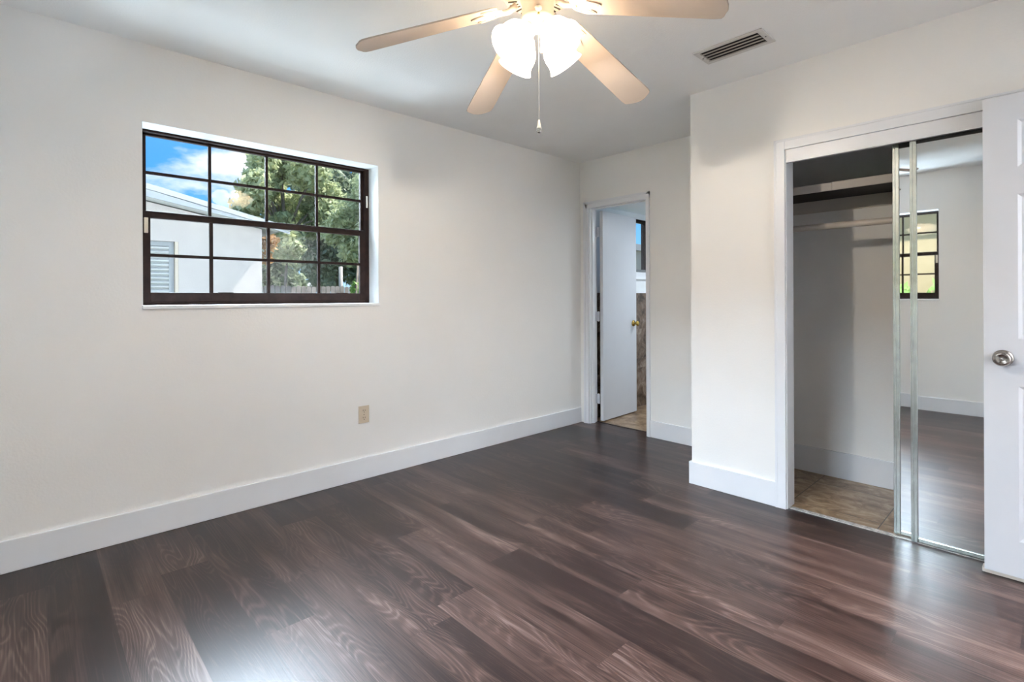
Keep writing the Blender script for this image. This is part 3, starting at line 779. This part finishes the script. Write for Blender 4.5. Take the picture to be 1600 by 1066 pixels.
# fence of pickets
fence = empty('picket_fence', (-16, 3, GROUND)); tag(fence, 'weathered grey wooden fence in the distance below the trees', 'fence')
y = 2.6; rf = random.Random(3); i = 0
while y < 11:
    h = 1.58 + rf.uniform(-.02, .02); wd = .135
    MB().prism([(-16, y, GROUND), (-16, y + wd, GROUND), (-16, y + wd, h - .03), (-16, y + wd * .5, h), (-16, y, h - .03)], (-.02, 0, 0)).build('picket', 'fence_wood', fence)
    y += .155; i += 1
MB().box(-16.02, 2.6, .1, -16.06, 11, .19).box(-16.02, 2.6, 1.2, -16.06, 11, 1.29).build('rail', 'fence_wood', fence)


def leaves(name, matn, parent, blobs, n, size, seed, gaps=.0):
    """leaf cards scattered through rounded clumps"""
    rng = np.random.default_rng(seed)
    bl = np.array(blobs, float); vol = bl[:, 3] * bl[:, 4] * bl[:, 5]; pick = rng.choice(len(bl), n, p=vol / vol.sum())
    d = rng.normal(size=(n, 3)); d /= np.linalg.norm(d, axis=1)[:, None]; rad = rng.uniform(.35, 1, n) ** .5
    wob = 1 + .22 * np.sin(d[:, 0] * 7 + pick) * np.cos(d[:, 2] * 6 + pick * 2)
    c_ = bl[pick, :3] + d * bl[pick, 3:6] * (rad * wob)[:, None]
    a_ = rng.normal(size=(n, 3)); a_ /= np.linalg.norm(a_, axis=1)[:, None]
    b_ = np.cross(a_, rng.normal(size=(n, 3))); b_ /= np.linalg.norm(b_, axis=1)[:, None]
    s_ = size * rng.uniform(.6, 1.3, n)[:, None]
    v_ = np.stack([c_ - a_ * s_, c_ + b_ * s_ * .45, c_ + a_ * s_, c_ - b_ * s_ * .45], 1).reshape(-1, 3) - np.array(parent.location)
    me = bpy.data.meshes.new(name); me.vertices.add(4 * n); me.vertices.foreach_set('co', v_.ravel())
    me.loops.add(4 * n); me.loops.foreach_set('vertex_index', np.arange(4 * n, dtype=np.int32))
    me.polygons.add(n); me.polygons.foreach_set('loop_start', np.arange(0, 4 * n, 4, dtype=np.int32)); me.polygons.foreach_set('loop_total', np.full(n, 4, dtype=np.int32))
    me.update(calc_edges=True); me.validate()
    at = me.attributes.new('tone', 'FLOAT', 'FACE'); clump = rng.uniform(0, .5, len(bl))[pick]
    at.data.foreach_set('value', np.clip(clump + rng.uniform(0, .5, n), 0, 1))
    me.materials.append(MATS[matn]); o = bpy.data.objects.new(name, me); COL.objects.link(o); o.parent = parent
    return o


def tree(name, label, loc, blobs, n, size, matn, seed, group='trees beyond the fence', cat='tree'):
    root = empty(name, loc); tag(root, label, cat, group)
    leaves('foliage', matn, root, blobs, n, size, seed)
    b = MB(); x, y, z = loc; top = min(q[2] for q in blobs) + .8
    b.tube([(x, y, z), (x + .1, y - .05, (z + top) / 2), (x, y + .1, top)], [.07, .05, .03], 8)
    b.build('trunk', 'bark', root)
    b = MB()
    for q in blobs[::2]: b.tube([(x, y, top - .5), ((x + q[0]) / 2, (y + q[1]) / 2, (top + q[2]) / 2 - .1), (q[0], q[1], q[2])], [.04, .03, .012], 6)
    b.build('branch', 'bark', root)
    return root


def blobset(cx, cy, cz, rx, ry, rz_, n, seed, br=.34):
    r = random.Random(seed); o = []
    for i in range(n):
        th = r.uniform(0, 2 * math.pi); ph = math.acos(r.uniform(-.8, 1)); k = r.uniform(.55, .95)
        o.append((cx + rx * k * math.sin(ph) * math.cos(th), cy + ry * k * math.sin(ph) * math.sin(th), cz + rz_ * k * math.cos(ph), rx * br, ry * br, rz_ * br))
    return o


tree('broadleaf_tree', 'light green leafy tree rising right of the neighbouring roof', (-17, 6.05, GROUND), blobset(-17, 6.05, 4.15, 1.8, 1.60, 2.0, 34, 1, .28), 22000, .10, 'leaf_light', 1)
tree('broadleaf_tree', 'yellow-green leafy tree standing in front of the fence at the right of the window view', (-12.8, 6.95, GROUND), blobset(-12.8, 6.95, 3.25, 1.3, 1.35, 1.5, 34, 2, .28), 22000, .078, 'leaf_light', 2)
tree('orange_shrub_tree', 'small orange-tinged tree top just above the neighbouring roof', (-15.2, 4.55, GROUND), blobset(-15.2, 4.55, 2.65, .5, .55, .45, 10, 3, .4), 1500, .08, 'leaf_orange', 3)
tree('dark_tree', 'tall dark green tree far behind the fence, filling the gap between the lighter trees', (-22.5, 10.2, GROUND), blobset(-22.5, 10.2, 4.2, 2.0, 2.6, 3.4, 44, 4, .30), 22000, .14, 'leaf_dark', 4)
tree('dark_tree', 'dark green tree low behind the fence at the right', (-22.5, 15.5, GROUND), blobset(-22.5, 15.5, 2.9, 2.0, 2.1, 2.2, 24, 5, .32), 9000, .15, 'leaf_dark', 5)
tree('dark_tree', 'low dark green tree beside the corner of the neighbouring wall', (-20.6, 6.5, GROUND), blobset(-20.6, 6.5, 2.2, .9, 1.5, 1.5, 22, 8, .34), 9000, .14, 'leaf_dark', 8)
pl = tree('young_plant', 'bright green young plant in front of the fence', (-15.6, 7.72, GROUND), [(-15.6, 7.72, 1.45, .12, .16, .3)], 260, .07, 'leaf_fresh', 6, group=None, cat='plant')
tag(MB().tube([(-18, 8.35, GROUND), (-18, 8.35, 2.35)], .07, 10).build('fence_pole', 'pole_grey'), 'thin grey pole standing behind the fence', 'pole')
ws = empty('white_shed', (-27, 9.2, GROUND)); tag(ws, 'white low building glimpsed over the fence', 'building')
MB().box(-27, 7.5, GROUND, -30, 11.0, 1.85).build('wall', 'fascia_white', ws)
MB().prism([(-26.8, 7.3, 1.85), (-30.2, 7.3, 1.85), (-28.5, 7.3, 2.15)], (0, 3.9, 0)).build('roof', 'roof_white', ws)

# building seen through the bathroom window
wb = empty('white_cottage', (-7, 11.2, GROUND)); tag(wb, 'white cottage corner seen through the bathroom window', 'building')
MB().box(-7, 9.5, GROUND, -9, 14, 2.30).build('wall', 'reveal_beige', wb)
MB().box(-6.9, 9.4, 2.30, -9.2, 14.2, 2.45).box(-6.9, 10.93, GROUND, -7.0, 11.10, 2.30).build('white_trim', 'fascia_white', wb)

# unseen hall light beyond the entry doorway, added to brighten the room
rt = empty('hall_fill_light', (XR + .75, 2.99, CH)); tag(rt, 'slim white fixture added in the unseen hall to brighten the room', 'light')
MB().box(XR + .53, 2.998, CH - .045, XR + .97, 3.062, CH).build('light_base', 'white_plastic', rt)
ld = bpy.data.lights.new('hall_fill', 'AREA'); ld.energy = HALL_FILL_W; ld.shape = 'RECTANGLE'; ld.size = .40; ld.size_y = .05; ld.color = (.95, .96, 1)
lo = bpy.data.objects.new('hall_fill', ld); COL.objects.link(lo); lo.location = (XR + .75, 3.03, CH - .055)

# beyond the back window
bh = empty('beige_house', (-1.5, -6, GROUND)); tag(bh, 'beige house wall seen in the mirror through the second window', 'house')
MB().box(-5.4, -5.6, GROUND, 6, -5.8, 2.75).build('wall', 'beige_house', bh)
MB().box(-5.4, -5.2, 2.75, 6, -5.8, 2.87).build('eave', 'fascia_white', bh)
hg = empty('hedge', (-1.5, -4.6, GROUND)); tag(hg, 'fresh green hedge seen in the mirror below the beige wall', 'hedge')
leaves('foliage', 'leaf_fresh', hg, [(-4.2 + .55 * i + .1 * math.sin(i * 3), -4.6, .62 + .12 * math.sin(i * 2.3), .45, .4, .75) for i in range(12)], 9000, .07, 9)
MB().tube([(-4.2, -4.6, GROUND), (-1.5, -4.6, .3), (1.9, -4.6, GROUND)], .04, 8).build('stem', 'bark', hg)
